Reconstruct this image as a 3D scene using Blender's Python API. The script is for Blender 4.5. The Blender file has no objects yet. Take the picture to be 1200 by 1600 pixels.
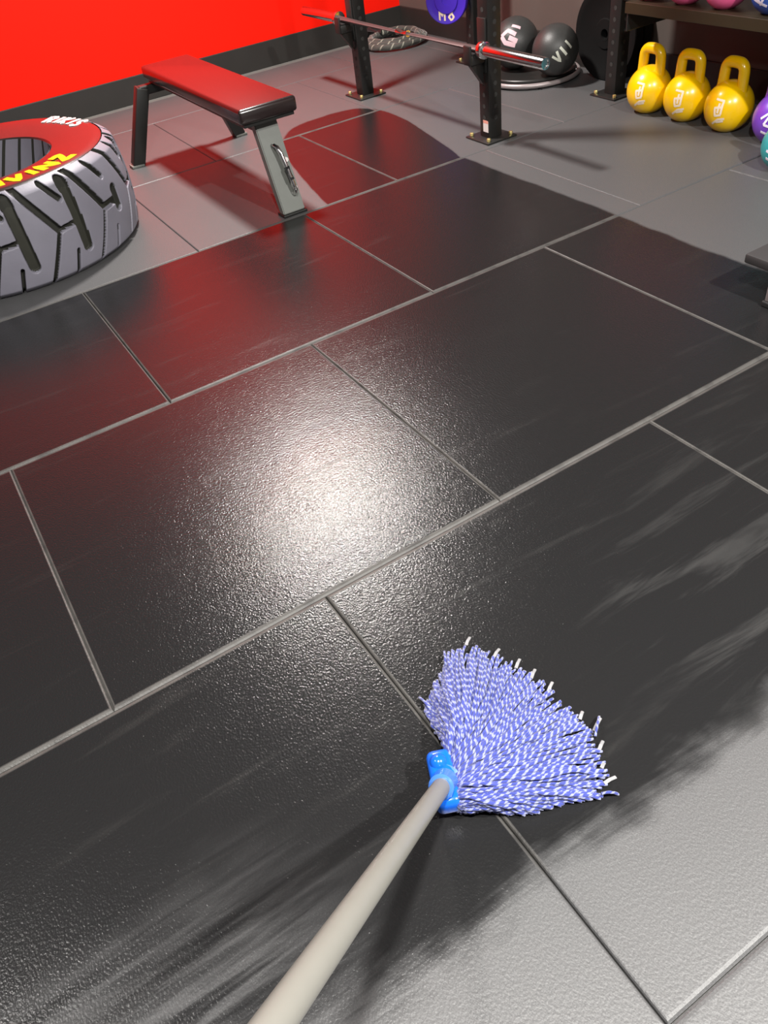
import bpy, bmesh, math, random
from mathutils import Vector, Matrix
PI = math.pi
R = math.radians
random.seed(7)
scene = bpy.context.scene
col = scene.collection

# ------------------------------------------------------------ camera
cd = bpy.data.cameras.new('camera')
cam = bpy.data.objects.new('camera', cd); col.objects.link(cam)
cd.sensor_fit = 'VERTICAL'; cd.sensor_height = 32.0
cd.lens = 1204.64 / 1600 * 32.0
cd.clip_start = 0.02
rgt = Vector((0.8395141845, -0.5312095721, -0.1141592066))
dwn = Vector((-0.4348461712, -0.5309120887, -0.7273521578))
fwd = Vector((0.3257679257, 0.6602641475, -0.6767026778))
cam.matrix_world = Matrix(((rgt.x, -dwn.x, -fwd.x, 0.12696), (rgt.y, -dwn.y, -fwd.y, -1.11922),
                           (rgt.z, -dwn.z, -fwd.z, 1.29938), (0, 0, 0, 1)))
scene.camera = cam

# ------------------------------------------------------------ world, lamps, exposure
w = bpy.data.worlds.new('world'); scene.world = w; w.use_nodes = True
w.node_tree.nodes['Background'].inputs[0].default_value = (0.8, 0.85, 1, 1)
w.node_tree.nodes['Background'].inputs[1].default_value = 0.02

def ceiling_lamp(x, y, power, size, color=(1, 0.97, 0.92), z=2.86):
    l = bpy.data.lights.new('ceiling_lamp', 'AREA'); l.shape = 'DISK'; l.size = size
    l.energy = power; l.color = color
    o = bpy.data.objects.new('ceiling_lamp', l); o.location = (x, y, z); col.objects.link(o)
    return o
ceiling_lamp(1.77, 3.10, 140, 0.34, (1, 0.94, 0.89))
ceiling_lamp(0.12, -1.27, 112, 0.14)
ceiling_lamp(1.90, -2.15, 190, 0.12)
ceiling_lamp(-1.6, 0.6, 25, 0.34)
scene.view_settings.view_transform = 'Standard'
scene.view_settings.look = 'None'
scene.view_settings.gamma = 1.0
scene.view_settings.use_curve_mapping = False
scene.view_settings.exposure = 0.6

# ------------------------------------------------------------ materials
class NT:
    def __init__(s, name):
        s.m = bpy.data.materials.new(name); s.m.use_nodes = True
        s.t = s.m.node_tree; s.n = s.t.nodes; s.b = s.n['Principled BSDF']
        tc = s.n.new('ShaderNodeTexCoord'); s.obj = tc.outputs['Object']; s.uv = tc.outputs['UV']
    def set(s, inp, v):
        if isinstance(v, (int, float, tuple, list)):
            inp.default_value = v
        else:
            s.t.links.new(v, inp)
    def math(s, op, a, b=0.0, c=0.0, clamp=False):
        n = s.n.new('ShaderNodeMath'); n.operation = op; n.use_clamp = clamp
        s.set(n.inputs[0], a); s.set(n.inputs[1], b); s.set(n.inputs[2], c)
        return n.outputs[0]
    def noise(s, scale, detail=2, vec=None, rough=0.5, dist=0.0):
        n = s.n.new('ShaderNodeTexNoise'); s.set(n.inputs['Vector'], vec or s.obj)
        n.inputs['Scale'].default_value = scale; n.inputs['Detail'].default_value = detail
        n.inputs['Roughness'].default_value = rough; n.inputs['Distortion'].default_value = dist
        return n.outputs[0]
    def voronoi(s, scale, vec=None):
        n = s.n.new('ShaderNodeTexVoronoi'); s.set(n.inputs['Vector'], vec or s.obj)
        n.inputs['Scale'].default_value = scale
        return n.outputs[0]
    def mapping(s, loc=(0, 0, 0), rot=(0, 0, 0), scale=(1, 1, 1), vec=None):
        n = s.n.new('ShaderNodeMapping'); s.set(n.inputs['Vector'], vec or s.obj)
        n.inputs['Location'].default_value = loc; n.inputs['Rotation'].default_value = rot
        n.inputs['Scale'].default_value = scale
        return n.outputs[0]
    def step(s, v, lo, hi, a=0.0, b=1.0):
        n = s.n.new('ShaderNodeMapRange'); n.interpolation_type = 'SMOOTHSTEP'
        s.set(n.inputs[0], v)
        for i, q in enumerate((lo, hi, a, b)): s.set(n.inputs[i + 1], q)
        return n.outputs[0]
    def mix(s, f, a, b):
        n = s.n.new('ShaderNodeMix'); n.data_type = 'RGBA'
        s.set(n.inputs[0], f); s.set(n.inputs[6], a); s.set(n.inputs[7], b)
        return n.outputs[2]
    def bump(s, h, strength, dist):
        n = s.n.new('ShaderNodeBump'); s.set(n.inputs['Height'], h)
        s.set(n.inputs['Strength'], strength); n.inputs['Distance'].default_value = dist
        s.t.links.new(n.outputs[0], s.b.inputs['Normal'])
    def base(s, c, rough, metal=0.0, spec=0.5, coat=0.0):
        s.set(s.b.inputs['Base Color'], c); s.set(s.b.inputs['Roughness'], rough)
        s.b.inputs['Metallic'].default_value = metal
        s.set(s.b.inputs['Specular IOR Level'], spec)
        s.b.inputs['Coat Weight'].default_value = coat
        s.b.inputs['Coat Roughness'].default_value = 0.08

def simple(name, c, rough, metal=0.0, spec=0.5, var=0.12, nscale=20, bump=0.0, bscale=300, bd=0.0005, coat=0.0):
    k = NT(name); c4 = (*c, 1); d4 = tuple(q * (1 - var) for q in c) + (1,)
    k.base(k.mix(k.noise(nscale, 3), d4, c4), rough, metal, spec, coat)
    if bump: k.bump(k.noise(bscale, 2), bump, bd)
    return k.m

def floor_material():
    k = NT('rubber_floor')
    sep = k.n.new('ShaderNodeSeparateXYZ'); k.t.links.new(k.obj, sep.inputs[0])
    x, y, z = sep.outputs
    warp = k.math('SUBTRACT', k.noise(1.3, 3), 0.5)
    fine = k.math('SUBTRACT', k.noise(9, 4), 0.5)
    streakv = k.mapping(rot=(0, 0, R(4)), scale=(1.6, 14, 1))
    streak = k.noise(1.0, 5, streakv, 0.65, 0.6)
    streak2 = k.noise(1.0, 4, k.mapping(loc=(3, 1, 0), rot=(0, 0, R(-9)), scale=(3.0, 34, 1)), 0.6, 0.5)
    st = k.math('SUBTRACT', streak, 0.5)
    def add(a, b, s=1.0): return k.math('MULTIPLY_ADD', b, s, a)
    # wet area edges (where the mop has been)
    xr = add(add(x, warp, 0.10), fine, 0.02)
    e_right = k.step(xr, 2.385, 2.365)
    yb = add(add(add(y, st, 0.15), fine, 0.10), warp, -0.05)
    e_bot = k.step(yb, -0.785, -0.705)
    yt = add(y, fine, 0.012)
    e_top = k.step(yt, 2.015, 1.995)
    # lobe past the bench foot: rounded box
    cx = k.math('ABSOLUTE', k.math('SUBTRACT', add(x, y, -0.22), 1.555))
    cy = k.math('ABSOLUTE', k.math('SUBTRACT', y, 2.35))
    px = k.math('POWER', k.math('DIVIDE', cx, 0.375), 3.2)
    py = k.math('POWER', k.math('DIVIDE', cy, 0.83), 3.2)
    lobe = k.step(k.math('ADD', k.math('ADD', px, py), k.math('MULTIPLY', fine, 0.10)), 1.05, 0.95)
    region = k.math('MAXIMUM', k.math('MULTIPLY', e_top, e_right), lobe)
    wet = k.math('MULTIPLY', region, e_bot)
    # drying patch in the near left corner and faint half-dry smears
    d1 = k.math('MULTIPLY', k.step(yb, -0.36, -0.60), k.step(x, 0.30, -0.05))
    dry_l = k.math('MULTIPLY', d1, k.step(streak2, 0.30, 0.70))
    wet = k.math('MULTIPLY', wet, k.math('SUBTRACT', 1.0, k.math('MULTIPLY', dry_l, 0.7)))
    d2 = k.math('MULTIPLY', k.step(y, -0.05, -0.45), k.step(x, 0.75, 1.15))
    sm2 = k.math('MULTIPLY', d2, k.step(streak, 0.50, 0.68))
    smear = k.math('MULTIPLY', k.step(streak, 0.54, 0.72), k.step(streak2, 0.35, 0.6))
    # the worn chamfers of the mats stay dusty: geometry attribute 1 = chamfer
    at = k.n.new('ShaderNodeAttribute'); at.attribute_name = 'edge'
    edge = at.outputs['Fac']
    edgen = k.math('MULTIPLY', edge, k.step(k.noise(14, 4), 0.30, 0.55, 0.45, 1.0))
    dust = k.noise(2.2, 4)
    grain = k.noise(420, 2)
    dry_a = k.mix(dust, (0.060, 0.0605, 0.062, 1), (0.078, 0.078, 0.080, 1))
    dry_c = k.mix(k.step(grain, 0.35, 0.75), dry_a, (0.096, 0.096, 0.098, 1))
    wet_c = k.mix(k.math('MULTIPLY', smear, 0.55), (0.0125, 0.0125, 0.013, 1), (0.024, 0.0235, 0.023, 1))
    wet_c = k.mix(k.math('MULTIPLY', sm2, 0.6), wet_c, (0.040, 0.040, 0.040, 1))
    c = k.mix(wet, dry_c, wet_c)
    c = k.mix(k.math('MULTIPLY', edgen, wet), c, (0.075, 0.072, 0.068, 1))
    rough_w = k.math('ADD', 0.19, k.math('MULTIPLY', smear, 0.08))
    rough_w = k.math('ADD', rough_w, k.math('MULTIPLY', edge, 0.3))
    rough = k.math('ADD', k.math('MULTIPLY', k.math('SUBTRACT', 1, wet), 0.47), k.math('MULTIPLY', wet, rough_w))
    k.base(c, rough, 0, k.math('ADD', 0.5, k.math('MULTIPLY', wet, -0.14)))
    # stippled rubber skin
    g1 = k.noise(250, 1, k.mapping(loc=(0.1, 0.2, 0.0031), rot=(0, 0, R(12)), scale=(1, 0.7, 1)))
    g2 = k.noise(520, 2, k.mapping(loc=(0, 0, 0.0007)), 0.6)
    h = k.math('ADD', k.math('MULTIPLY', g2, 0.35), g1)
    k.bump(h, k.math('ADD', 0.40, k.math('MULTIPLY', wet, 0.03)), 0.0018)
    return k.m

M = {}
M['floor'] = floor_material()
M['gap'] = simple('mat_gap', (0.03, 0.03, 0.028), 0.9, var=.4)
M['concrete'] = simple('concrete_subfloor', (0.15, 0.145, 0.135), 0.8, var=.35, nscale=6)
M['red'] = simple('red_wall_paint', (0.92, 0.008, 0.0005), 0.7, spec=.15, var=.04, nscale=3)
M['greywall'] = simple('grey_wall_paint', (0.10, 0.078, 0.068), 0.7, var=.15, nscale=3)
M['blackbase'] = simple('black_rubber_skirting', (0.022, 0.02, 0.018), 0.55, var=.3, nscale=8)
M['ceiling'] = simple('dark_ceiling_paint', (0.05, 0.05, 0.05), 0.9)
M['darkwall'] = simple('dark_wall_paint', (0.10, 0.10, 0.105), 0.85)
M['vinyl'] = simple('black_vinyl', (0.018, 0.010, 0.010), 0.25, spec=1.0, bump=.1, bscale=500, bd=.0003, coat=.35)
M['benchgrey'] = simple('grey_powder_coat', (0.17, 0.18, 0.165), 0.42, var=.15, nscale=30)
M['black'] = simple('black_powder_coat', (0.016, 0.016, 0.015), 0.42, var=.3)
M['rubber'] = simple('black_rubber', (0.02, 0.02, 0.021), 0.5, var=.3)
M['plateblk'] = simple('matte_black_plate_rubber', (0.006, 0.006, 0.006), 0.85, spec=.15)
M['sidewall'] = simple('tyre_sidewall_rubber', (0.03, 0.02, 0.02), 0.28, spec=1.0, coat=.6, var=.3, nscale=9, bump=.2, bscale=60, bd=.001)
M['lug'] = simple('worn_grey_tread_rubber', (0.225, 0.218, 0.265), 0.48, var=.22, nscale=11, bump=.3, bscale=90, bd=.001)
M['groove'] = simple('dark_groove_rubber', (0.022, 0.022, 0.016), 0.8, var=.4)
M['greengroove'] = simple('dirty_groove_rubber', (0.030, 0.030, 0.021), 0.75, var=.4)
M['yellowpaint'] = simple('yellow_lettering', (0.9, 0.58, 0.0), 0.45, var=.1)
M['whitepaint'] = simple('white_lettering', (0.85, 0.72, 0.70), 0.5, var=.1)
M['steel'] = simple('chrome_steel', (0.78, 0.76, 0.76), 0.16, metal=1, var=.05)
M['knurl'] = simple('knurled_steel', (0.20, 0.15, 0.15), 0.5, metal=1, var=.15, bump=.5, bscale=700, bd=.0004)
M['bolt'] = simple('brass_bolt', (0.75, 0.62, 0.25), 0.3, metal=.7)
M['yellow'] = simple('yellow_bell_coat', (0.86, 0.52, 0.0), 0.28, var=.06, nscale=12, coat=.5)
M['pink'] = simple('pink_bell_coat', (0.85, 0.12, 0.30), 0.35, var=.06, coat=.3)
M['purple'] = simple('purple_bell_coat', (0.17, 0.05, 0.50), 0.32, var=.06, coat=.3)
M['teal'] = simple('teal_bell_coat', (0.02, 0.34, 0.36), 0.32, var=.06, coat=.3)
M['bluebell'] = simple('blue_bell_coat', (0.03, 0.09, 0.42), 0.32, var=.06, coat=.3)
M['discblue'] = simple('violet_blue_rubber', (0.055, 0.02, 0.42), 0.35, var=.1)
M['decal'] = simple('pale_decal', (0.80, 0.66, 0.50), 0.5, var=.1)
M['decalw'] = simple('white_decal', (0.80, 0.74, 0.86), 0.5, var=.1)
M['ballrub'] = simple('grained_ball_rubber', (0.035, 0.036, 0.035), 0.45, var=.3, bump=.5, bscale=260, bd=.001)
M['balllet'] = simple('ball_lettering', (0.58, 0.60, 0.52), 0.6)
M['ballpink'] = simple('pink_ball_lettering', (0.62, 0.42, 0.46), 0.6)
M['greysteel'] = simple('grey_painted_tube', (0.34, 0.30, 0.30), 0.35, metal=.3)
M['board'] = simple('shelf_steel', (0.030, 0.022, 0.010), 0.4, var=.25)
M['bluep'] = simple('bright_blue_plastic', (0.006, 0.11, 0.62), 0.2, var=.04, coat=.5)
M['bluet'] = simple('pale_blue_plastic_socket', (0.05, 0.16, 0.52), 0.22, var=.1, coat=.4)
M['handle'] = simple('grey_painted_handle', (0.19, 0.185, 0.165), 0.42, var=.07, nscale=40)
M['tip'] = simple('pale_yarn_tape', (0.28, 0.28, 0.29), 0.6, var=.3)
M['rubbergrey'] = simple('dark_grey_rubber_top', (0.035, 0.035, 0.036), 0.6, var=.1)
M['cap'] = simple('red_white_sticker', (0.8, 0.35, 0.28), 0.5)
M['stickw'] = simple('white_sticker', (0.75, 0.70, 0.68), 0.5)

def rope_material(name, ca, cb, rough, twist, frac, cvar):
    k = NT(name)
    sep = k.n.new('ShaderNodeSeparateXYZ'); k.t.links.new(k.uv, sep.inputs[0])
    u, v = sep.outputs[0], sep.outputs[1]
    ph = k.math('FRACT', k.math('MULTIPLY_ADD', u, twist, v))
    tri = k.math('ABSOLUTE', k.math('SUBTRACT', ph, 0.5))
    f = k.step(tri, 0.5 - frac - 0.03, 0.5 - frac + 0.03)
    n = k.noise(60, 3)
    a = k.mix(n, ca, cvar)
    k.base(k.mix(f, a, cb), rough, 0, 0.3)
    k.b.inputs['Sheen Weight'].default_value = 0.3
    k.bump(k.noise(900, 2), 0.5, 0.0006)
    return k.m
M['yarn'] = rope_material('twisted_blue_white_yarn', (0.026, 0.040, 0.23, 1), (0.22, 0.24, 0.40, 1), 0.75, 58.0, 0.17, (0.048, 0.064, 0.30, 1))
M['rope'] = rope_material('battle_rope_braid', (0.03, 0.03, 0.028, 1), (0.25, 0.25, 0.20, 1), 0.7, 14.0, 0.06, (0.06, 0.06, 0.05, 1))

# ------------------------------------------------------------ mesh helpers
def obj(name, bm, mats, parent=None, smooth=False, label=None):
    me = bpy.data.meshes.new(name)
    bmesh.ops.recalc_face_normals(bm, faces=bm.faces[:])
    bm.to_mesh(me); bm.free()
    for m in (mats if isinstance(mats, (list, tuple)) else [mats]): me.materials.append(m)
    if smooth:
        for p in me.polygons: p.use_smooth = True
        if smooth == 'auto':
            me.set_sharp_from_angle(angle=R(38))
    o = bpy.data.objects.new(name, me); col.objects.link(o)
    if parent: o.parent = parent
    if label: o['label'] = label
    return o
def tag(o, label, cat, group=None, kind=None):
    o['label'] = label; o['category'] = cat
    if group: o['group'] = group
    if kind: o['kind'] = kind
    return o
def thing(name, label, cat, loc=(0, 0, 0), rz=0, group=None):
    o = bpy.data.objects.new(name, None); col.objects.link(o)
    o.empty_display_size = .1
    o.location = loc; o.rotation_euler = (0, 0, rz)
    return tag(o, label, cat, group)
def struct(name, bm, m, smooth=False):
    o = obj(name, bm, m, None, smooth); o['kind'] = 'structure'; return o
def dup(root, loc, rz, label):
    r = root.copy(); col.objects.link(r); r.location = loc; r.rotation_euler = (0, 0, rz); r['label'] = label
    for ch in list(root.children):
        c = ch.copy(); col.objects.link(c); c.parent = r
        for g in list(ch.children):
            d = g.copy(); col.objects.link(d); d.parent = c
    return r
def box(bm, lo, hi, bevel=0, segs=2, mat=None, mi=0):
    lo = Vector(lo); hi = Vector(hi)
    g = bmesh.ops.create_cube(bm, size=1.0)
    vs = g['verts']
    for v in vs:
        v.co = Vector([(lo[i] + hi[i]) / 2 + v.co[i] * (hi[i] - lo[i]) for i in range(3)])
    if bevel:
        es = list({e for v in vs for e in v.link_edges})
        r = bmesh.ops.bevel(bm, geom=es, offset=bevel, segments=segs, affect='EDGES', profile=.5)
        vs = list({v for f in r['faces'] for v in f.verts} | {v for v in vs if v.is_valid})
    fs = {f for v in vs for f in v.link_faces}
    for f in fs: f.material_index = mi
    if mat is not None:
        for v in vs: v.co = mat @ v.co
    return vs
def frame(d, up=Vector((0, 0, 1))):
    d = d.normalized()
    if abs(d.dot(up)) > .98: up = Vector((1, 0, 0))
    x = d.cross(up).normalized(); y = x.cross(d).normalized()
    return x, y, d
def tube(bm, pts, rad, n=16, closed=False, caps=True, uvl=None, u0off=0.0, lobes=0, lob=0.0, twist=0.0, flat=1.0, sq=None):
    """swept tube; rad number or list"""
    pts = [Vector(p) for p in pts]; N = len(pts)
    rings = []; L = 0.0; us = [u0off]
    for i in range(1, N): L += (pts[i] - pts[i - 1]).length; us.append(L + u0off)
    prev = None
    for i, p in enumerate(pts):
        if closed: t = pts[(i + 1) % N] - pts[i - 1]
        else: t = pts[min(i + 1, N - 1)] - pts[max(i - 1, 0)]
        t.normalize()
        if prev is None: x, y, _ = frame(t)
        else:
            x = (prev - t * prev.dot(t)).normalized(); y = t.cross(x)
        prev = x
        r = rad[i] if isinstance(rad, (list, tuple)) else rad
        ring = []
        for j in range(n):
            a = 2 * PI * j / n
            rr = r * (1 + lob * math.cos(lobes * (a) + 2 * PI * twist * us[i])) if lobes else r
            ring.append(bm.verts.new(p + x * math.cos(a) * rr + y * math.sin(a) * rr * flat))
        rings.append(ring)
    rng = range(N) if closed else range(N - 1)
    for i in rng:
        a, b = rings[i], rings[(i + 1) % N]
        for j in range(n):
            f = bm.faces.new((a[j], a[(j + 1) % n], b[(j + 1) % n], b[j]))
            if uvl is not None:
                u0 = us[i]; u1 = us[i + 1] if i + 1 < N else L + (pts[0] - pts[-1]).length
                for lp, (uu, vv) in zip(f.loops, ((u0, j / n), (u0, (j + 1) / n), (u1, (j + 1) / n), (u1, j / n))):
                    lp[uvl].uv = (uu, vv)
    if caps and not closed:
        bm.faces.new(rings[0][::-1]); bm.faces.new(rings[-1])
    return rings
def lathe(bm, prof, n=48, center=(0, 0, 0), axis='z', closed=False, mi=0):
    c = Vector(center); rings = []
    for r, z in prof:
        ring = []
        for j in range(n):
            a = 2 * PI * j / n
            p = Vector((r * math.cos(a), r * math.sin(a), z))
            if axis == 'x': p = Vector((p.z, p.x, p.y))
            if axis == 'y': p = Vector((p.y, p.z, p.x))
            ring.append(bm.verts.new(c + p))
        rings.append(ring)
    m = len(rings)
    for i in range(m if closed else m - 1):
        a, b = rings[i], rings[(i + 1) % m]
        for j in range(n):
            f = bm.faces.new((a[j], a[(j + 1) % n], b[(j + 1) % n], b[j])); f.material_index = mi
    if not closed:
        if prof[0][0] > 1e-6: bm.faces.new(rings[0])
        if prof[-1][0] > 1e-6: bm.faces.new(rings[-1][::-1])
        bmesh.ops.remove_doubles(bm, verts=[v for v in rings[0] + rings[-1]], dist=1e-6)
def cyl(bm, a, b, r, n=20, bev=0.0):
    a = Vector(a); b = Vector(b); d = (b - a).normalized()
    if bev: tube(bm, [a, a + d * bev * .3, a + d * bev, b - d * bev, b - d * bev * .3, b], [r - bev, r - bev * .3, r, r, r - bev * .3, r - bev], n)
    else: tube(bm, [a, b], r, n)
def strokes(bm, lines, width, fn, thick=0.0008, seg=6):
    """flat lettering: each polyline becomes a ribbon laid on a surface by fn(u, v, h)"""
    for ln in lines:
        pts = []
        for (a, b) in zip(ln[:-1], ln[1:]):
            for i in range(seg):
                t = i / seg; pts.append((a[0] + (b[0] - a[0]) * t, a[1] + (b[1] - a[1]) * t))
        pts.append(ln[-1])
        rows = []
        for i, p in enumerate(pts):
            q0 = pts[max(i - 1, 0)]; q1 = pts[min(i + 1, len(pts) - 1)]
            dx, dy = q1[0] - q0[0], q1[1] - q0[1]; L = math.hypot(dx, dy) or 1
            nx, ny = -dy / L * width / 2, dx / L * width / 2
            rows.append([bm.verts.new(fn(p[0] + nx * s, p[1] + ny * s, h)) for s, h in ((1, 0), (1, thick), (0.0, thick * 1.2), (-1, thick), (-1, 0))])
        for a, b in zip(rows[:-1], rows[1:]):
            for j in range(4): bm.faces.new((a[j], a[j + 1], b[j + 1], b[j]))
        bm.faces.new(rows[0][::-1]); bm.faces.new(rows[-1])
GL = {  # letter strokes in a 0..1 box
    'V': [[(0, 1), (.5, 0), (1, 1)]], 'N': [[(0, 0), (0, 1), (1, 0), (1, 1)]], 'Z': [[(0, 1), (1, 1), (0, 0), (1, 0)]],
    'I': [[(.5, 0), (.5, 1)]], 'A': [[(0, 0), (.5, 1), (1, 0)], [(.2, .4), (.8, .4)]],
    'M': [[(0, 0), (0, 1), (.5, .35), (1, 1), (1, 0)]], 'L': [[(0, 1), (0, 0), (1, 0)]],
    'F': [[(1, 1), (0, 1), (0, 0)], [(0, .5), (.8, .5)]], 'K': [[(0, 0), (0, 1)], [(1, 1), (0, .45), (1, 0)]],
    '1': [[(.15, .75), (.5, 1), (.5, 0)]], '6': [[(.9, 1), (.3, .8), (0, .3), (.3, 0), (.8, 0), (1, .3), (.8, .55), (.1, .45)]],
    '8': [[(.5, .52), (.1, .75), (.5, 1), (.9, .75), (.5, .52), (0, .25), (.5, 0), (1, .25), (.5, .52)]],
    '2': [[(0, .8), (.4, 1), (.9, .8), (.8, .5), (0, 0), (1, 0)]],
    'R': [[(0, 0), (0, 1), (.7, 1), (1, .78), (.7, .5), (0, .5)], [(.5, .5), (1, 0)]],
    'S': [[(1, .85), (.5, 1), (.05, .8), (.2, .55), (.8, .45), (.95, .2), (.5, 0), (0, .15)]],
}
def word(s, h, w, gap, x0=0, y0=0):
    out = []; x = x0
    for ch in s:
        for ln in GL[ch]: out.append([(x + p[0] * w, y0 + p[1] * h) for p in ln])
        x += w + gap
    return out

# ------------------------------------------------------------ the room
XL, XR, YF, YB, ZC = -3.2, 3.74, -4.4, 4.62, 2.9
bm = bmesh.new(); box(bm, (XL - .1, YF - .1, -.12), (XR + .1, YB + .1, -.014)); struct('trim_1', bm, M['concrete'])
def floor_mats():
    bm = bmesh.new(); lay = bm.verts.layers.float.new('edge')
    y_end = YB - .13
    j = -4
    rr = random.Random(3)
    while j < 5:
        off = 0.0 if j % 2 == 0 else 0.5
        ox = rr.uniform(-.012, .012) if j not in (-1, 0, 1, 2) else 0
        i = math.floor(XL) - 1
        while i < 4:
            x0, x1 = i + off + ox, i + 1 + off + ox; y0, y1 = j, j + 1
            x0 = max(x0, XL + .01); x1 = min(x1, XR - .01); y0 = max(y0, YF + .01); y1 = min(y1, y_end)
            if x1 - x0 > .03 and y1 - y0 > .03:
                g = [rr.uniform(.0004, .0022) for _ in range(2)] + [rr.uniform(.0003, .0010) for _ in range(2)]
                cx = .0042; cy = .0085
                ins = (x0 + g[0], x1 - g[1], y0 + g[2], y1 - g[3])
                lv = [(0, 0, -.013, 1), (0, 0, -.0042, 1), (.45, .45, -.0012, 1), (1, 1, -.0001, .9), (1.5, 1.5, 0, 0)]
                rings = []
                n = 14
                for (ax, ay, z, e) in lv:
                    a, b, c, d = ins[0] + cx * ax, ins[1] - cx * ax, ins[2] + cy * ay, ins[3] - cy * ay
                    pts = [(a + (b - a) * t / n, c) for t in range(n)] + [(b, c + (d - c) * t / n) for t in range(n)] + \
                          [(b - (b - a) * t / n, d) for t in range(n)] + [(a, d - (d - c) * t / n) for t in range(n)]
                    ring = []
                    for p in pts:
                        v = bm.verts.new((p[0], p[1], z)); v[lay] = e; ring.append(v)
                    rings.append(ring)
                for a, b in zip(rings[:-1], rings[1:]):
                    for q in range(len(a)): bm.faces.new((a[q], a[(q + 1) % len(a)], b[(q + 1) % len(a)], b[q]))
                bm.faces.new(rings[-1])
            i += 1
        j += 1
    o = struct('floor', bm, M['floor']); o['label'] = 'black rubber floor mats laid in running bond'
    return o
floor_mats()
bm = bmesh.new(); box(bm, (XL, YB, -.12), (XR + .1, YB + .1, ZC)); struct('wall_back', bm, M['red'])
bm = bmesh.new(); box(bm, (XR, YF, -.12), (XR + .1, YB, ZC)); struct('wall_right', bm, M['greywall'])
bm = bmesh.new(); box(bm, (XL - .1, YF, -.12), (XL, YB + .1, ZC)); struct('wall_left', bm, M['darkwall'])
bm = bmesh.new(); box(bm, (XL - .1, YF - .1, -.12), (XR + .1, YF, ZC)); struct('wall_front', bm, M['darkwall'])
bm = bmesh.new(); box(bm, (XL - .1, YF - .1, ZC), (XR + .1, YB + .1, ZC + .1)); struct('ceiling', bm, M['ceiling'])
bm = bmesh.new(); box(bm, (XL, YB - .014, -.014), (XR, YB, .145), .003); struct('baseboard_back', bm, M['blackbase'])
bm = bmesh.new(); box(bm, (XR - .014, YF, -.014), (XR, YB - .014, .145), .003); struct('baseboard_right', bm, M['blackbase'])

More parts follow.
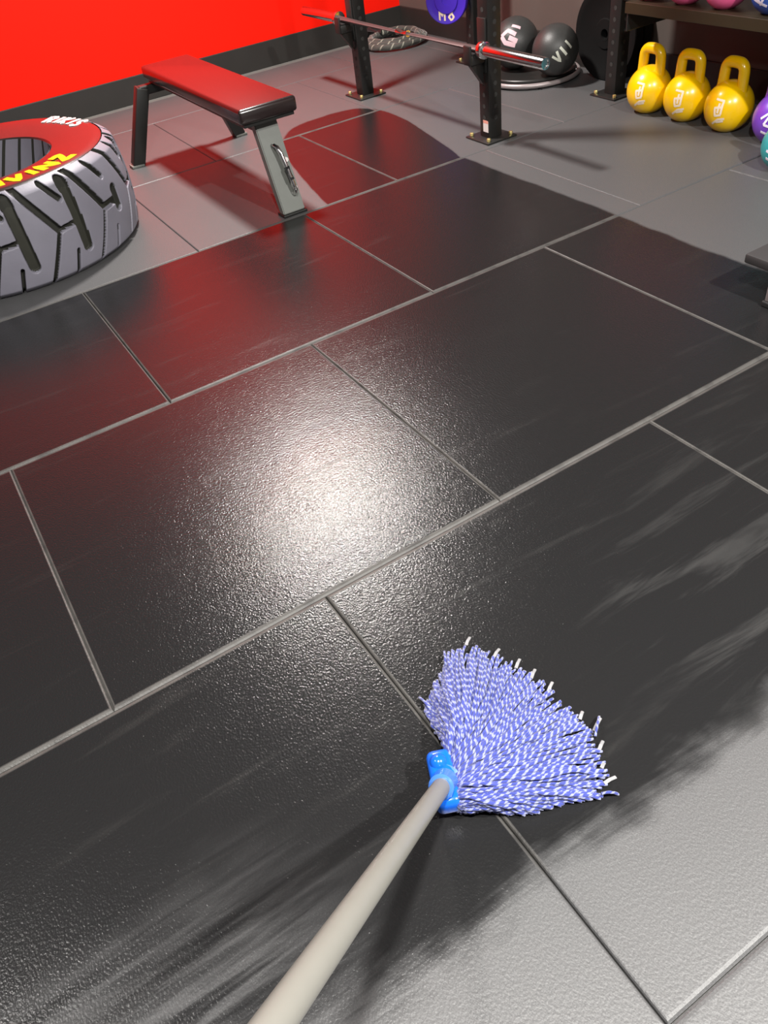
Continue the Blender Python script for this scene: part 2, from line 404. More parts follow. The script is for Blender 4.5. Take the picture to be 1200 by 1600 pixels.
# ------------------------------------------------------------ tractor tyre
def tyre():
    T = thing('tractor_tire', 'huge grey-treaded tractor tyre lying flat on the floor with yellow letters', 'tire', (.39, 2.70, 0))
    H = .385
    def Rz(z):
        t = (z - H / 2) / (H / 2)
        return .575 - .022 * abs(t) ** 2.2 - .055 * max(0, abs(t) - .86) ** 1.5 / .14 ** 1.5 * .55
    def segd(px, py, ax, ay, bx, by):
        dx, dy = bx - ax, by - ay; t = max(0, min(1, ((px - ax) * dx + (py - ay) * dy) / (dx * dx + dy * dy)))
        return math.hypot(px - ax - dx * t, py - ay - dy * t)
    K = R(1) * .575
    S = []
    def g(a0, z0, a1, z1, w, kind=1): S.append((a0 * K, z0, a1 * K, z1, w / 2, kind))
    for n_ in (-1, 0, 1, 2):
        o = 24.0 * n_
        g(o + 0, .40, o + 12, .2, .027); g(o + 12, .2, o + 1.5, -.01, .016); g(o + 12, .2, o + 19.5, .206, .020)
        g(o + 12.2, .370, o + 17, .305, .022); g(o + 16.6, .10, o + 13, -.01, .014)
    for n_ in (-1, 0, 1):
        o = 48.0 * n_
        g(o + 21, .345, o + 21.6, .10, .044, 2); g(o + 20.6, .352, o + 20.9, .335, .052, 1)
        g(o + 45.5, .235, o + 45.5, .17, .045, 1); g(o + 36.5, .20, o + 45, .20, .03, 2)
    NA = 2160; NZ = 150
    bm = bmesh.new(); grid = []
    P = 48 * K
    cache = {}
    per = NA * 48 // 360
    for j in range(NZ + 1):
        z = H * j / NZ; row = []
        for i in range(per):
            th = (i * 360 / NA) * K; best = 9; kk = 0; 
            for (a, b, c, d, hw, kd) in S:
                for sh in (0,):
                    q = segd(th, z, a, b, c, d) - hw
                    if q < best: best = q; kk = kd
            row.append((best, kk))
        cache[j] = row
    a0 = R(-88.3)
    lo = min
    for j in range(NZ + 1):
        z = H * j / NZ; row = []
        for i in range(NA + 0):
            d, kd = cache[j][i % per]
            dep = 0.026 * max(0.0, min(1.0, (0.002 - d) / 0.005))
            th = a0 + 2 * PI * i / NA
            r = Rz(z) - dep
            row.append(bm.verts.new((r * math.cos(th), r * math.sin(th), z)))
        grid.append(row)
    for j in range(NZ):
        for i in range(NA):
            f = bm.faces.new((grid[j][i], grid[j][(i + 1) % NA], grid[j + 1][(i + 1) % NA], grid[j + 1][i]))
            d, kd = cache[j][i % per]
            f.material_index = 0 if d > 0 else (1 if kd == 1 else 2)
            f.smooth = True
    obj('tread', bm, [M['lug'], M['groove'], M['greengroove']], T)
    bm = bmesh.new()
    rt = Rz(H) + .001
    rt2 = rt - .019
    prof = [(rt2 - .01, .02), (rt2 - .001, H - .022), (rt - .006, H - .001), (rt - .014, H + .004), (.48, H + .006), (.40, H + .002), (.33, H - .008), (.305, H - .012), (.297, H - .022),
            (.30, H * .5), (.296, .03), (.31, .006), (.42, .001), (rt2 - .02, .002)]
    lathe(bm, prof, 128, closed=True)
    obj('sidewall', bm, M['sidewall'], T, smooth='auto')
    # inner ribbed lining seen through the hole
    bm = bmesh.new(); n = 240
    rings = []
    for z, r in ((.012, .300), (.06, .292), (H * .5, .290), (H - .06, .290), (H - .016, .2935)):
        ring = []
        for i in range(n):
            a = 2 * PI * i / n - z * 1.6
            ring.append(bm.verts.new((r * math.cos(a), r * math.sin(a), z)))
        rings.append(ring)
    for a, b in zip(rings[:-1], rings[1:]):
        for i in range(n):
            f = bm.faces.new((a[i], a[(i + 1) % n], b[(i + 1) % n], b[i])); f.material_index = 1 if i % 10 < 2 else 0
    obj('inner_lining', bm, [M['lug'], M['groove']], T, smooth=True)
    # lettering along the outer edge of the upper sidewall
    def onface(s, r, h):
        a = R(-85) + s / .50
        return Vector(((.445 + r) * math.cos(a), (.445 + r) * math.sin(a), H + .0055 + h))
    bm = bmesh.new()
    strokes(bm, [[(p[0], -p[1]) for p in ln] for ln in []], .01, onface)
    hgt = .074
    x = -.10
    for ch in 'MVINZ':
        wd = .02 if ch == 'I' else .066
        strokes(bm, [[(x + p[0] * wd, (.050 - (1 - p[1]) * hgt) * 1.0 * -1 + .01) for p in ln] for ln in GL[ch]], .029, onface, .0015)
        x += wd + .036
    obj('yellow_lettering', bm, M['yellowpaint'], T, label='yellow letters on the sidewall')
    def onface2(s, r, h):
        a = R(38) - s / .45
        return Vector(((.44 + r) * math.cos(a), (.44 + r) * math.sin(a), H + .005 + h))
    bm = bmesh.new()
    strokes(bm, word('RIKIS', .075, .036, .012), .019, onface2, .0015)
    obj('white_lettering', bm, M['whitepaint'], T, label='small white letters on the sidewall')
tyre()

# ------------------------------------------------------------ flat bench
def bench():
    B = thing('flat_bench', 'flat weight bench with padded top and grey front leg beside the tractor tyre', 'bench', (1.475, 2.68, 0))
    bm = bmesh.new(); box(bm, (-.137, -.605, .385), (.125, .62, .445), .014, 3)
    p = obj('pad', bm, M['vinyl'], B, smooth='auto')
    bm = bmesh.new(); box(bm, (-.12, -.59, .372), (.11, .60, .385)); obj('pad_base', bm, M['black'], B)
    bm = bmesh.new(); box(bm, (-.035, -.52, .315), (.035, .56, .372), .005); obj('spine', bm, M['black'], B)
    # broad slanted front leg
    def slab(x0, x1, ptop, pbot, t):
        bm = bmesh.new()
        d = Vector((0, pbot[0] - ptop[0], pbot[1] - ptop[1])).normalized(); n = Vector((0, -d.z, d.y)) * t / 2
        vs = []
        for (y, z) in (ptop, pbot):
            for x in (x0, x1):
                for s in (1, -1): vs.append(bm.verts.new(Vector((x, y, z)) + n * s))
        for f in ((0, 1, 3, 2), (4, 6, 7, 5), (0, 4, 5, 1), (2, 3, 7, 6), (0, 2, 6, 4), (1, 5, 7, 3)): bm.faces.new([vs[i] for i in f])
        bmesh.ops.bevel(bm, geom=bm.edges[:], offset=.004, segments=2, affect='EDGES')
        return bm
    leg = obj('front_leg', slab(-.052, .052, (-.50, .372), (-.635, .004), .045), M['benchgrey'], B, smooth='auto', label='broad grey front leg')
    bm = bmesh.new(); box(bm, (-.058, -.665, 0), (.058, -.60, .012), .003); obj('foot_plate', bm, M['black'], B)
    # grab handle on the front leg
    bm = bmesh.new()
    def onleg(u, s, out):  # s 0 top..1 bottom
        y = -.50 - .135 * s; z = .372 - .368 * s
        n = Vector((0, -.94, .345))
        return Vector((u, y, z)) + n * (out + .0225)
    tube(bm, [onleg(-.005, .30, 0), onleg(-.003, .305, .020), onleg(.0, .33, .036), onleg(.006, .40, .042), onleg(.018, .72, .042), onleg(.022, .79, .036), onleg(.024, .815, .020), onleg(.024, .82, 0)], .0085, 12)
    hnd = obj('grab_handle', bm, M['steel'], B, smooth='auto', label='chrome grab handle')
    bm = bmesh.new(); tube(bm, [onleg(.0112, .54, .042), onleg(.0165, .68, .042)], .0125, 14); obj('grip', bm, M['rubber'], hnd, smooth='auto')
    bm = bmesh.new()
    bm.free()
    for s in (.47, .76):
        bm = bmesh.new(); cyl(bm, onleg(.034, s, -.001), onleg(.034, s, .010), .0105, 14, .002)
        obj('bolt', bm, M['stickw'], leg, smooth='auto')
    # rear crossbar and two splayed legs
    bm = bmesh.new(); box(bm, (-.19, .555, .325), (.19, .605, .368), .006); obj('cross_bar', bm, M['black'], B)
    for s in (-1, 1):
        bm = bmesh.new()
        a = Vector((s * .175, .58, .345)); b = Vector((s * .30, .615, .006))
        d = b - a; x, y, z = frame(d, Vector((0, 1, 0)))
        m = Matrix((x, y, z)).transposed().to_4x4(); m.translation = a
        box(bm, (-.032, -.028, -.015), (.032, .028, d.length), .005, mat=m)
        lg = obj('rear_leg', bm, M['black'], B, smooth='auto')
        bm = bmesh.new(); box(bm, (s * .305 - .035, .585, 0), (s * .305 + .035, .645, .014), .004)
        obj('foot', bm, M['benchgrey'], lg, smooth='auto', label='grey foot plate')
    bm = bmesh.new(); cyl(bm, (-.19, .58, .345), (-.20, .58, .345), .018, 16, .002); obj('end_cap', bm, M['steel'], B, smooth='auto')
bench()

# ------------------------------------------------------------ rig
def rig():
    G = thing('power_rack', 'black perforated steel power rack holding the barbell low', 'rack', (3.0, 2.74, 0))
    W = .038
    fr = {}
    def upright(x, y, z1=2.35):
        bm = bmesh.new(); box(bm, (x - W - 3.0, y - W - 2.74, .008), (x + W - 3.0, y + W - 2.74, z1), .005)
        u = obj('upright', bm, M['black'], G, smooth='auto')
        bm = bmesh.new()
        z = .10
        while z < z1 - .1:
            for sx in (-1, 1):
                cyl(bm, (x - 3 + sx * (W - .001), y - 2.74, z), (x - 3 + sx * (W + .0012), y - 2.74, z), .0105, 14)
                cyl(bm, (x - 3, y - 2.74 + sx * (W - .001), z), (x - 3, y - 2.74 + sx * (W + .0012), z), .0105, 14)
            z += .05
        ho = obj('hole_row', bm, M['gap'], u); ho['kind'] = 'stuff'
        bm = bmesh.new(); box(bm, (x - 3 - .09, y - 2.74 - .09, 0), (x - 3 + .09, y - 2.74 + .09, .009), .003)
        pl = obj('base_plate', bm, M['black'], G, smooth='auto')
        for sx in (-1, 1):
            for sy in (-1, 1):
                bm = bmesh.new(); cyl(bm, (x - 3 + sx * .068, y - 2.74 + sy * .068, .009), (x - 3 + sx * .068, y - 2.74 + sy * .068, .024), .0095, 6, .002)
                obj('bolt', bm, M['bolt'], pl, label='brass coloured bolt head')
        return u
    for (x, y) in ((2.635, 2.12), (2.635, 3.33), (3.46, 2.12), (3.46, 3.33), (3.46, .25)): fr[(x, y)] = upright(x, y)
    def beam(a, b):
        bm = bmesh.new(); box(bm, tuple(min(a[i], b[i]) - (3.0, 2.74, 0)[i] for i in range(3)), tuple(max(a[i], b[i]) - (3.0, 2.74, 0)[i] for i in range(3)), .005)
        obj('beam', bm, M['black'], G, smooth='auto')
    for y in (2.12, 3.33): beam((2.635 + W, y - W, 2.27), (3.46 - W, y + W, 2.35))
    for x in (2.635, 3.46): beam((x - W, 2.12 + W, 2.27), (x + W, 3.33 - W, 2.35))
    beam((3.46 - W, .25 + W, 2.27), (3.46 + W, 2.12 - W, 2.35))
    # J cups on the camera side faces
    for y in (2.12, 3.33):
        bm = bmesh.new(); x = 2.635 - W - 3; yy = y - 2.74
        box(bm, (x - .010, yy - .030, .30), (x, yy + .030, .52), .003)
        box(bm, (x - .085, yy - .026, .345), (x - .010, yy + .026, .385), .004)
        box(bm, (x - .095, yy - .026, .345), (x - .083, yy + .026, .425), .004)
        # gusset under the cup
        a = [bm.verts.new(p) for p in ((x - .083, yy - .012, .345), (x - .01, yy - .012, .345), (x - .01, yy - .012, .25), (x - .083, yy + .012, .345), (x - .01, yy + .012, .345), (x - .01, yy + .012, .25))]
        for f in ((0, 1, 2), (3, 5, 4), (0, 3, 4, 1), (1, 4, 5, 2), (0, 2, 5, 3)): bm.faces.new([a[i] for i in f])
        j = obj('j_cup', bm, M['black'], G, smooth='auto')
        bm = bmesh.new(); box(bm, (x - .083, yy - .025, .385), (x - .011, yy + .025, .392), .002); obj('liner', bm, M['rubber'], j)
    bm = bmesh.new(); tube(bm, [(.425, .62, .352), (.408, .70, .352), (.396, .735, .352), (.375, .727, .352), (.31, .675, .352)], .012, 12); obj('plate_peg', bm, M['black'], G, smooth='auto')
    # sticker low on the near upright
    bm = bmesh.new(); box(bm, (2.635 - W - 3 - .0015, 2.12 - 2.74 - .028, .035), (2.635 - W - 3 + .001, 2.12 - 2.74 + .01, .085)); st = obj('sticker', bm, M['stickw'], G, label='white sticker with red top')
    bm = bmesh.new(); box(bm, (2.635 - W - 3 - .0018, 2.12 - 2.74 - .028, .075), (2.635 - W - 3 - .0012, 2.12 - 2.74 + .01, .088)); obj('sticker_band', bm, M['cap'], st)
rig()

def barbell():
    y0 = 2.725; x = 2.635 - .038 - .046; z = .392 + .0145
    B = thing('barbell', 'chrome-sleeved barbell resting in the low cups of the black rack', 'barbell', (x, y0, z))
    bm = bmesh.new(); cyl(bm, (0, -.655, 0), (0, .655, 0), .0145, 20); obj('shaft', bm, M['knurl'], B, smooth='auto')
    bm = bmesh.new(); cyl(bm, (0, -.05, 0), (0, .05, 0), .0152, 20); obj('centre_mark', bm, M['steel'], B, smooth='auto', label='bright smooth centre band')
    for s in (-1, 1):
        bm = bmesh.new(); cyl(bm, (0, s * .65, 0), (0, s * .682, 0), .036, 28, .004); obj('collar', bm, M['steel'], B, smooth='auto')
        bm = bmesh.new()
        pr = [(0.0, .682), (.0245, .682), (.0245, 1.085), (.0225, 1.09), (.018, 1.09), (.017, 1.084), (0, 1.084)]
        lathe(bm, [(r, s * a) for r, a in pr], 28, axis='y')
        obj('sleeve', bm, M['steel'], B, smooth='auto')
barbell()

# ------------------------------------------------------------ kettlebells
def bell_bm(r=.106, h=.30):
    """body and handle grown together: lathed body plus swept handle"""
    bm = bmesh.new(); zc = r * .93
    prof = []
    for i in range(25):
        a = -PI / 2 + PI * i / 24
        prof.append((r * math.cos(a), max(0.0, zc + r * math.sin(a) * (1.0 if a < 0 else 1.02))))
    prof[0] = (0.0, 0.0); prof[-1] = (0.0, prof[-1][1])
    lathe(bm, prof, 48)
    return bm
def handle_bm(r=.106, h=.30):
    bm = bmesh.new()
    t = .0235 * r / .106
    w0 = .055 * r / .106; top = h - t
    pts = []; rad = []
    P = [(-w0 * 1.02, r * 1.25), (-w0 * 1.0, r * 1.55), (-w0 * .98, r * 1.85), (-w0 * .93, top - .030), (-w0 * .80, top - .012), (-w0 * .55, top - .002), (-w0 * .25, top + .0005)]
    P = P + [(0, top + .001)] + [(-a, b) for a, b in reversed(P)]
    # catmull-rom
    Q = []
    for i in range(len(P) - 1):
        p0 = P[max(i - 1, 0)]; p1 = P[i]; p2 = P[i + 1]; p3 = P[min(i + 2, len(P) - 1)]
        for s in range(5):
            u = s / 5
            Q.append(tuple(.5 * ((2 * p1[k]) + (-p0[k] + p2[k]) * u + (2 * p0[k] - 5 * p1[k] + 4 * p2[k] - p3[k]) * u * u + (-p0[k] + 3 * p1[k] - 3 * p2[k] + p3[k]) * u ** 3) for k in (0, 1)))
    Q.append(P[-1])
    for (a, b) in Q:
        pts.append((0, a, b)); k = max(0, (r * 1.75 - b) / (r * .6)); rad.append(t * (1.0 + .35 * min(1, k)))
    tube(bm, pts, rad, 18)
    return bm
def emblem(r, lines, width, azim, elev=0.0):
    """lettering wrapped on the body; azim about z from +x axis"""
    bm = bmesh.new(); zc = r * .93
    def fn(u, v, h):
        a = azim + u / r; e = elev + v / r
        rr = r + .0006 + h
        return Vector((rr * math.cos(e) * math.cos(a), rr * math.cos(e) * math.sin(a), zc + rr * math.sin(e)))
    strokes(bm, lines, width, fn, .0009)
    return bm
# bells face -x; handle plane runs along y
def kettlebell(loc, rz, mat, deco, decomat, label, cat_group, r=.106, h=.30, az=PI):
    K = thing('kettlebell', label, 'kettlebell', loc, rz, cat_group)
    obj('body', bell_bm(r, h), mat, K, smooth=True)
    obj('handle', handle_bm(r, h), mat, K, smooth=True)
    if deco: obj('emblem', emblem(r, deco, .0095, az), decomat, K, smooth='auto', label='pale printed number')
    return K
mk = [[(.022, .055), (-.020, .050), (-.014, .024), (.016, .020), (.010, -.012), (-.016, -.006)], [(-.018, .048), (-.014, -.004)], [(-.034, -.022), (-.006, -.026), (.026, -.052)], [(-.030, -.032), (.004, -.040)], [(-.002, .04), (.0, .0)]]
AZ = PI + R(-2)
AZ = PI + R(16)
mkm = [[(-p[0], p[1]) for p in ln] for ln in mk]
yb = kettlebell((3.355, 1.79, 0), R(0), M['yellow'], mkm, M['decal'], 'yellow kettlebell on the floor, nearest to the black upright', 'yellow kettlebells in a row under the shelf', az=AZ)
dup(yb, (3.365, 1.565, 0), R(2), 'yellow kettlebell on the floor, middle one of the row of three')
dup(yb, (3.365, 1.325, 0), R(-3), 'yellow kettlebell on the floor, next to the purple kettlebell')
pk = kettlebell((3.36, 1.06, 0), R(5), M['purple'], [[(-.02, .02), (.03, .06)], [(.03, .06), (.0, .0)], [(.0, .0), (.05, -.01)], [(-.01, -.03), (.05, -.045)], [(.04, .05), (.05, -.01)]], M['decalw'], 'purple kettlebell with white print, cut by the right edge', 'coloured kettlebells at the row end', az=PI - R(2))
kettlebell((3.135, .845, 0), R(-8), M['teal'], [[(-.03, .03), (.05, .01)], [(-.03, -.0), (.05, -.02)], [(-.03, -.03), (.05, -.05)]], M['decalw'], 'teal kettlebell standing in front of the purple one', 'coloured kettlebells at the row end', r=.098, h=.28, az=PI + R(12))

SH = .496
shp = [(3.262, 1.75), (3.262, 1.553), (3.262, 1.35)]
pkb = kettlebell((shp[0][0], shp[0][1], SH), 0, M['pink'], None, None, 'pink kettlebell on the steel shelf, nearest the black upright', 'pink kettlebells on the shelf', r=.095, h=.28)
dup(pkb, (shp[1][0], shp[1][1], SH), R(4), 'pink kettlebell on the steel shelf, middle one of three')
dup(pkb, (shp[2][0], shp[2][1], SH), R(-4), 'pink kettlebell on the steel shelf, next to the blue kettlebell')
kettlebell((3.27, 1.125, SH), 0, M['bluebell'], [[(-.03, .02), (.0, -.05), (.03, .0)], [(-.035, -.03), (.03, -.055)], [(-.03, 0), (.04, -.02)]], M['decalw'], 'blue kettlebell with white print on the steel shelf', 'blue kettlebell', r=.098, h=.28, az=PI)

# shelf carried by the rig's rear uprights
S = thing('storage_shelf', 'dark steel shelf with a front lip above the yellow kettlebells', 'shelf', (3.42, 1.18, 0))
bm = bmesh.new(); box(bm, (-.23, -.85, SH - .012), (.22, 0.64, SH)); obj('board', bm, M['board'], S)
bm = bmesh.new(); box(bm, (-.245, -.85, SH - .045), (-.23, 0.64, SH), .002); obj('front_lip', bm, M['board'], S)
bm = bmesh.new(); box(bm, (.205, -.85, SH - .055), (.22, 0.64, SH - .012)); obj('rear_lip', bm, M['board'], S)
for yb_ in (-.846, .636, .895):
    bm = bmesh.new(); box(bm, (-.23 if yb_ < .8 else -.0, yb_ - .004 if yb_ < .8 else 0.64, SH - .12 if yb_ < .8 else SH - .06), (.2, yb_ + .004, SH - .012), .002); obj('bracket', bm, M['black'], S)

# ------------------------------------------------------------ corner by the rack: balls, stand, plates, rope
T = thing('ball_stand', 'low round grey tube stand under the black medicine balls', 'ball stand', (3.43, 2.76, 0))
bm = bmesh.new(); tube(bm, [(.27 * math.cos(2 * PI * i / 48), .27 * math.sin(2 * PI * i / 48), .020) for i in range(48)], .013, 12, closed=True); obj('base_ring', bm, M['greysteel'], T, smooth=True)
bm = bmesh.new(); lathe(bm, [(0, .030), (.252, .030), (.256, .034), (.256, .042), (.252, .046), (0, .046)], 64); obj('tray', bm, M['black'], T, smooth='auto')
for i in range(4):
    a = PI / 4 + i * PI / 2
    bm = bmesh.new(); tube(bm, [(.27 * math.cos(a), .27 * math.sin(a), .022), (.2 * math.cos(a), .2 * math.sin(a), .036)], .006, 8); obj('stay', bm, M['greysteel'], T)
for i in range(3):
    bm = bmesh.new(); cyl(bm, (.27 * math.cos(i * 2.1), .27 * math.sin(i * 2.1), 0), (.27 * math.cos(i * 2.1), .27 * math.sin(i * 2.1), .010), .014, 12); obj('foot', bm, M['rubber'], T)
def ball(loc, r, label, deco, mat, az, el, width, tilt):
    B = thing('medicine_ball', label, 'ball', loc, 0, 'medicine balls on the round stand')
    bm = bmesh.new()
    prof = [(r * math.cos(-PI / 2 + PI * i / 28), r + r * math.sin(-PI / 2 + PI * i / 28)) for i in range(29)]
    prof = [(max(0, a), b) for a, b in prof]; prof[0] = (0, 0); prof[-1] = (0, 2 * r)
    lathe(bm, prof, 48); obj('shell', bm, M['ballrub'], B, smooth=True)
    bm = bmesh.new(); ct, st = math.cos(tilt), math.sin(tilt)
    ax = Vector((math.cos(el) * math.cos(az), math.cos(el) * math.sin(az), math.sin(el)))
    ex = Vector((-math.sin(az), math.cos(az), 0)); ey = ax.cross(ex)
    def fn(u, v, h):
        u, v = u * ct - v * st, u * st + v * ct
        d = (ax + ex * u / r + ey * v / r).normalized()
        return Vector((0, 0, r)) + d * (r + .0004 + h)
    strokes(bm, deco, width, fn, .0008); obj('lettering', bm, mat, B, smooth='auto', label='pale lettering')
    return B
ex = Vector((fwd.x, fwd.y, 0))
ball((3.405, 2.53, .046), .126, 'black medicine ball with pale green-white letters, front one on the stand',
     word('VII', .055, .036, .008, -.055, -.028), M['balllet'], PI + R(66), R(6), .0135, R(42))
ball((3.37, 2.83, .046), .132, 'black medicine ball with big pink letters behind the barbell sleeve',
     [[(-.06, .03), (-.02, .06), (.03, .035)], [(-.06, .03), (-.03, -.005), (.03, -.02)], [(-.01, .02), (.04, .0)], [(-.075, -.045), (.02, -.075)], [(-.07, -.062), (-.01, -.08)], [(.0, .095), (.06, .08)]], M['ballpink'], PI + R(38), R(16), .024, R(0))

def plate_bm(r, t, lip=.035):
    bm = bmesh.new()
    pr = [(.026, -t / 2), (.07, -t / 2), (.075, -t / 2 + .006), (r - lip - .01, -t / 2 + .006), (r - lip, -t / 2), (r - .004, -t / 2), (r, -t / 2 + .005), (r, t / 2 - .005), (r - .004, t / 2), (r - lip, t / 2), (r - lip - .01, t / 2 - .006), (.075, t / 2 - .006), (.07, t / 2), (.026, t / 2)]
    lathe(bm, pr, 64, axis='x', closed=True)
    return bm
def plate(name, loc, rz, r, t, mat, label, cat, group):
    P = thing(name, label, cat, loc, rz, group)
    obj('disc', plate_bm(r, t, .035 if group else .007), mat, P, smooth='auto')
    if group is None:
        bm = bmesh.new(); cyl(bm, (-t / 2 + .004, 0, 0), (t / 2 - .004, 0, 0), .03, 32); obj('centre_cap', bm, mat, P); return P
    bm = bmesh.new(); lathe(bm, [(.025, -t / 2 - .001), (.034, -t / 2 - .001), (.034, t / 2 + .001), (.025, t / 2 + .001)], 32, axis='x', closed=True)
    obj('hub', bm, M['plateblk'], P, smooth='auto')
    return P
for i, lab in enumerate(('black bumper plate standing by the right wall, nearer the balls', 'black bumper plate standing against the right wall, behind another plate')):
    plate('weight_plate', (3.625 + i * .062, 2.36, .225), 0, .225, .055, M['plateblk'], lab, 'weight plate', 'black bumper plates against the right wall')
# violet-blue plate hung on a peg of the rear upright
P = plate('weight_plate', (3.325, 3.42, .352), R(38), .128, .05, M['discblue'], 'violet-blue weight plate with white print hung on a rear upright', 'weight plate', None)
bm = bmesh.new()
def onp(u, v, h): return Vector((-.019 - h, -u, v))
strokes(bm, word('M8', .075, .032, .026, -.045, -.108), .011, onp, .0012)
o = obj('print', bm, M['decal'], P, label='white print')

def rope():
    Rp = thing('battle_rope', 'coiled battle rope lying in the corner behind the rack', 'rope', (3.43, 4.22, 0))
    bm = bmesh.new(); uvl = bm.loops.layers.uv.new('UVMap')
    pts = []
    n = 72
    turns = 3
    for i in range(n * turns + 20):
        a = 2 * PI * i / n; t = i / n
        k = int(t)
        z = .021 + .012 * t; rr = .225 - .020 * t - .004 * math.sin(a * 3 + k)
        pts.append((rr * math.cos(a), rr * math.sin(a) * .95, z))
    tube(bm, pts, .0195, 14, uvl=uvl, lobes=3, lob=.10, twist=9.0)
    obj('coil', bm, M['rope'], Rp, smooth=True)
    bm = bmesh.new(); tube(bm, [pts[-1], Vector(pts[-1]) + Vector((-.05, .10, .01)), Vector(pts[-1]) + Vector((-.06, .14, -.02))], .023, 12); obj('end_sleeve', bm, M['rubber'], Rp, smooth='auto')
rope()

# ------------------------------------------------------------ step platform at the right edge
ST = thing('step_platform', 'low step platform with dark grey top at the right edge', 'step', (2.42, 0.02, 0))
bm = bmesh.new(); box(bm, (-.24, -.62, .115), (.36, .26, .145), .006); obj('top', bm, M['rubbergrey'], ST, smooth='auto')
for sx, sy in ((-.215, .15), (.33, .15), (-.215, -.5), (.33, -.5)):
    bm = bmesh.new(); box(bm, (sx - .016, sy - .016, .018), (sx + .016, sy + .016, .115), .003); l = obj('leg', bm, M['greysteel'], ST, smooth='auto')
    bm = bmesh.new(); box(bm, (sx - .022, sy - .022, 0), (sx + .022, sy + .022, .018), .004); obj('rubber_foot', bm, M['rubber'], l)

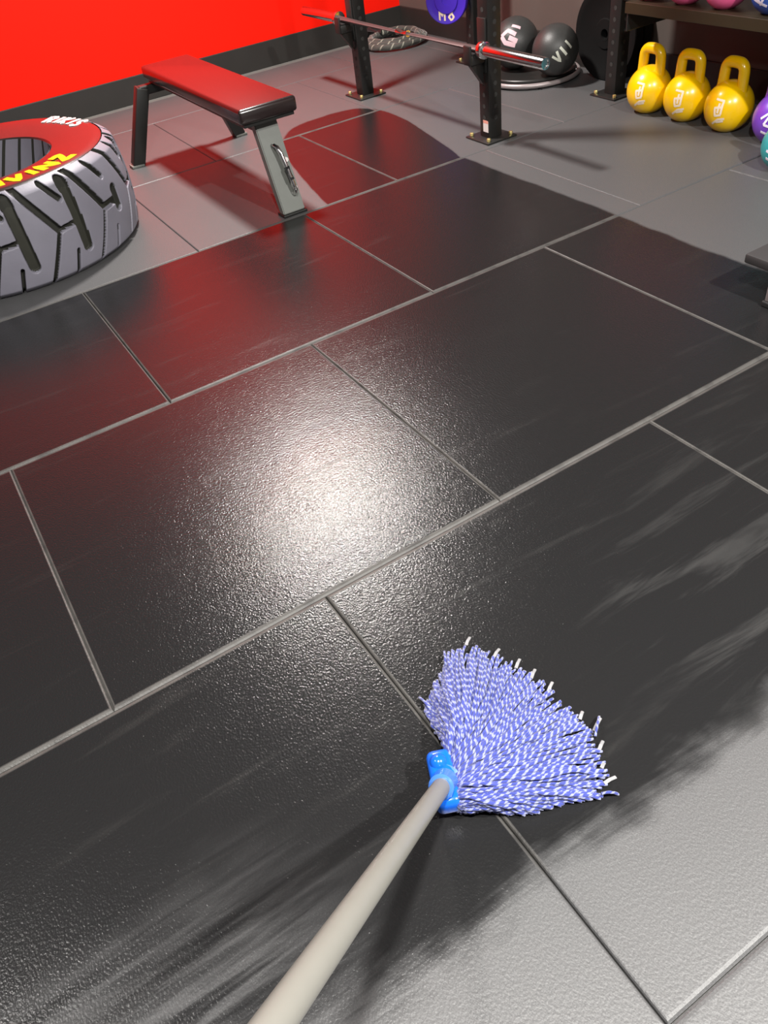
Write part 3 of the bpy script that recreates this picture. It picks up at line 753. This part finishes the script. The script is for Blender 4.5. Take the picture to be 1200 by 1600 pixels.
# ------------------------------------------------------------ mop
def mop():
    F = 1204.64; C0 = Vector((0.12696, -1.11922, 1.29938))
    def at(px, py, z):   # world position of a photographed point at height z
        r = rgt * ((px - 600) / F) + dwn * ((py - 800) / F) + fwd
        return C0 + r * ((z - C0.z) / r.z)
    MP = thing('mop', 'string mop with blue and white yarn head, blue clamp and grey handle', 'mop', (0, 0, 0))
    base = at(692, 1226, .075)
    up = C0 + (rgt * ((428 - 600) / F) + dwn * ((1600 - 800) / F) + fwd) * .565
    d = (up - base).normalized()
    bm = bmesh.new(); tube(bm, [base + d * (-.01 + 1.29 * i / 60) for i in range(61)] + [base + d * 1.295, base + d * 1.30], [.0152] * 61 + [.012, .004], 40); obj('handle', bm, M['handle'], MP, smooth='auto')
    # clamp body
    a = at(684, 1180, .045); b = at(702, 1262, .045)
    ax = (b - a).normalized(); L = (b - a).length
    side = Vector((-ax.y, ax.x, 0)); 
    if side.dot(Vector((1, -.3, 0))) < 0: side = -side
    mid = (a + b) / 2
    m = Matrix((ax, side, Vector((0, 0, 1)))).transposed().to_4x4(); m.translation = mid
    bm = bmesh.new(); box(bm, (-L / 2 - .004, -.022, -.022), (L / 2 + .004, .024, .020), .013, 4, mat=m)
    cl = obj('clamp', bm, M['bluep'], MP, smooth='auto', label='bright blue plastic clamp')
    bm = bmesh.new()
    for s in (-1, 1):
        c = m @ Vector((s * L * .28, -.002, .018))
        lathe(bm, [(.0, .012), (.006, .011), (.012, .007), (.016, .0), (.0165, -.006)], 20, center=c)
    obj('lug', bm, M['bluep'], cl, smooth=True)
    bm = bmesh.new(); n0 = base - d * .035
    tube(bm, [n0, n0 + d * .012, base + d * .0, base + d * .012, base + d * .014, base + d * .018, base + d * .021], [.026, .0225, .0195, .0190, .0215, .0215, .018], 28)
    obj('socket', bm, M['bluet'], cl, smooth='auto', label='pale blue handle socket')
    # yarn: fans from the clamp to the outline traced on the floor
    TIP = [(664, 1108), (668, 1088), (690, 1045), (703, 1016), (722, 1008), (742, 1004), (775, 1022), (805, 1036), (832, 1052), (860, 1072), (885, 1098), (908, 1122), (928, 1146), (941, 1170), (948, 1195), (951, 1222), (944, 1243), (915, 1248), (885, 1252), (855, 1264), (830, 1270), (800, 1268), (770, 1262), (740, 1266), (716, 1266)]
    TIP = [at(x, y, .012) for x, y in TIP]
    acc = [0]
    for p, q in zip(TIP[:-1], TIP[1:]): acc.append(acc[-1] + (q - p).length)
    def tip(s):
        t = s * acc[-1]
        for i in range(len(TIP) - 1):
            if t <= acc[i + 1]: return TIP[i].lerp(TIP[i + 1], (t - acc[i]) / max(1e-9, acc[i + 1] - acc[i]))
        return TIP[-1].copy()
    rr = random.Random(11)
    bm = bmesh.new(); uvl = bm.loops.layers.uv.new('UVMap')
    def strand(s, lay, reach, rad):
        e = tip(s); 
        root_t = min(.97, max(.03, s * 1.0 + rr.uniform(-.02, .02)))
        r0 = a.lerp(b, root_t) + side * .012; r0.z = .022 + .022 * lay
        centre = r0.copy()
        e = centre.lerp(e, reach); e.z = .006 + rad
        # start direction: across the clamp, fanned to its ends
        fan = (root_t - .5) * 2
        dd = (side * (1.0 - .55 * abs(fan)) + ax * fan * .9).normalized()
        Ld = (e - r0).length
        hh = .016 + .030 * lay
        edge_f = min(1, 6 * min(s, 1 - s) + .25)
        p0 = r0; p1 = r0 + dd * Ld * .30 + Vector((0, 0, hh * .9 * edge_f)); p2 = r0.lerp(e, .72) + Vector((0, 0, (hh * .8) * edge_f)); p3 = e
        wob = rr.uniform(.0, 6.28); amp = rr.uniform(.001, .0045); fr = rr.uniform(1.0, 2.6)
        sd = (e - r0).cross(Vector((0, 0, 1))).normalized()
        N = max(12, int(Ld / .0036)); pts = []
        for i in range(N + 1):
            t = i / N
            p = p0 * (1 - t) ** 3 + p1 * 3 * t * (1 - t) ** 2 + p2 * 3 * t * t * (1 - t) + p3 * t ** 3
            p = p + sd * math.sin(wob + t * fr * 6.28) * amp * min(1, t * 3) + Vector((0, 0, 1)) * math.sin(wob * 1.7 + t * fr * 8) * amp * .5 * t
            p.z = max(p.z, rad + .0008)
            pts.append(p)
        tw = rr.uniform(50, 64)
        tube(bm, pts, rad, 8, uvl=uvl, u0off=rr.uniform(0, 3), lobes=2, lob=.2, twist=58.0)
        return pts
    NS = 420
    for i in range(NS):
        s = (i + .5) / NS + rr.uniform(-.008, .008); s = max(.002, min(.998, s))
        lay = rr.random() ** .8
        reach = rr.uniform(.90, 1.01) if lay < .75 else rr.uniform(.70, 1.0)
        strand(s, lay, reach, rr.uniform(.0023, .0030))
    for i in range(120):     # short upper strands
        s = rr.random(); strand(s, rr.uniform(.8, 1.25), rr.uniform(.35, .85), rr.uniform(.0023, .0030))
    # a few stray ends left of the clamp and at the far right
    for (p, q) in (((672, 1108), (655, 1090)), ((940, 1240), (966, 1241)), ((697, 1040), (694, 1018)), ((930, 1150), (936, 1120))):
        A, B_ = at(*p, .02), at(*q, .004)
        tube(bm, [A.lerp(B_, t / 12) + Vector((0, 0, .006 * math.sin(t / 12 * PI))) for t in range(13)], .0024, 8, uvl=uvl, lobes=2, lob=.16, twist=58)
    y = obj('yarn_head', bm, M['yarn'], MP, smooth=True, label='blue and white twisted yarn strands'); y['kind'] = 'stuff'
    for (px, py, qx, qy) in ((728, 1008, 734, 996), (772, 1026, 780, 1014), (806, 1044, 812, 1030), (830, 1060, 836, 1046), (856, 1082, 863, 1066), (906, 1124, 910, 1112), (928, 1142, 938, 1122), (936, 1172, 942, 1158), (944, 1224, 962, 1214), (940, 1200, 944, 1192)):
        A, B_ = at(px, py, .012), at(qx, qy, .010)
        bt = bmesh.new(); tube(bt, [A, A.lerp(B_, .5) + Vector((0, 0, .003)), B_], .0032, 8, flat=.5)
        obj('yarn_tip', bt, M['tip'], MP, smooth='auto', label='pale bound yarn end')
mop()
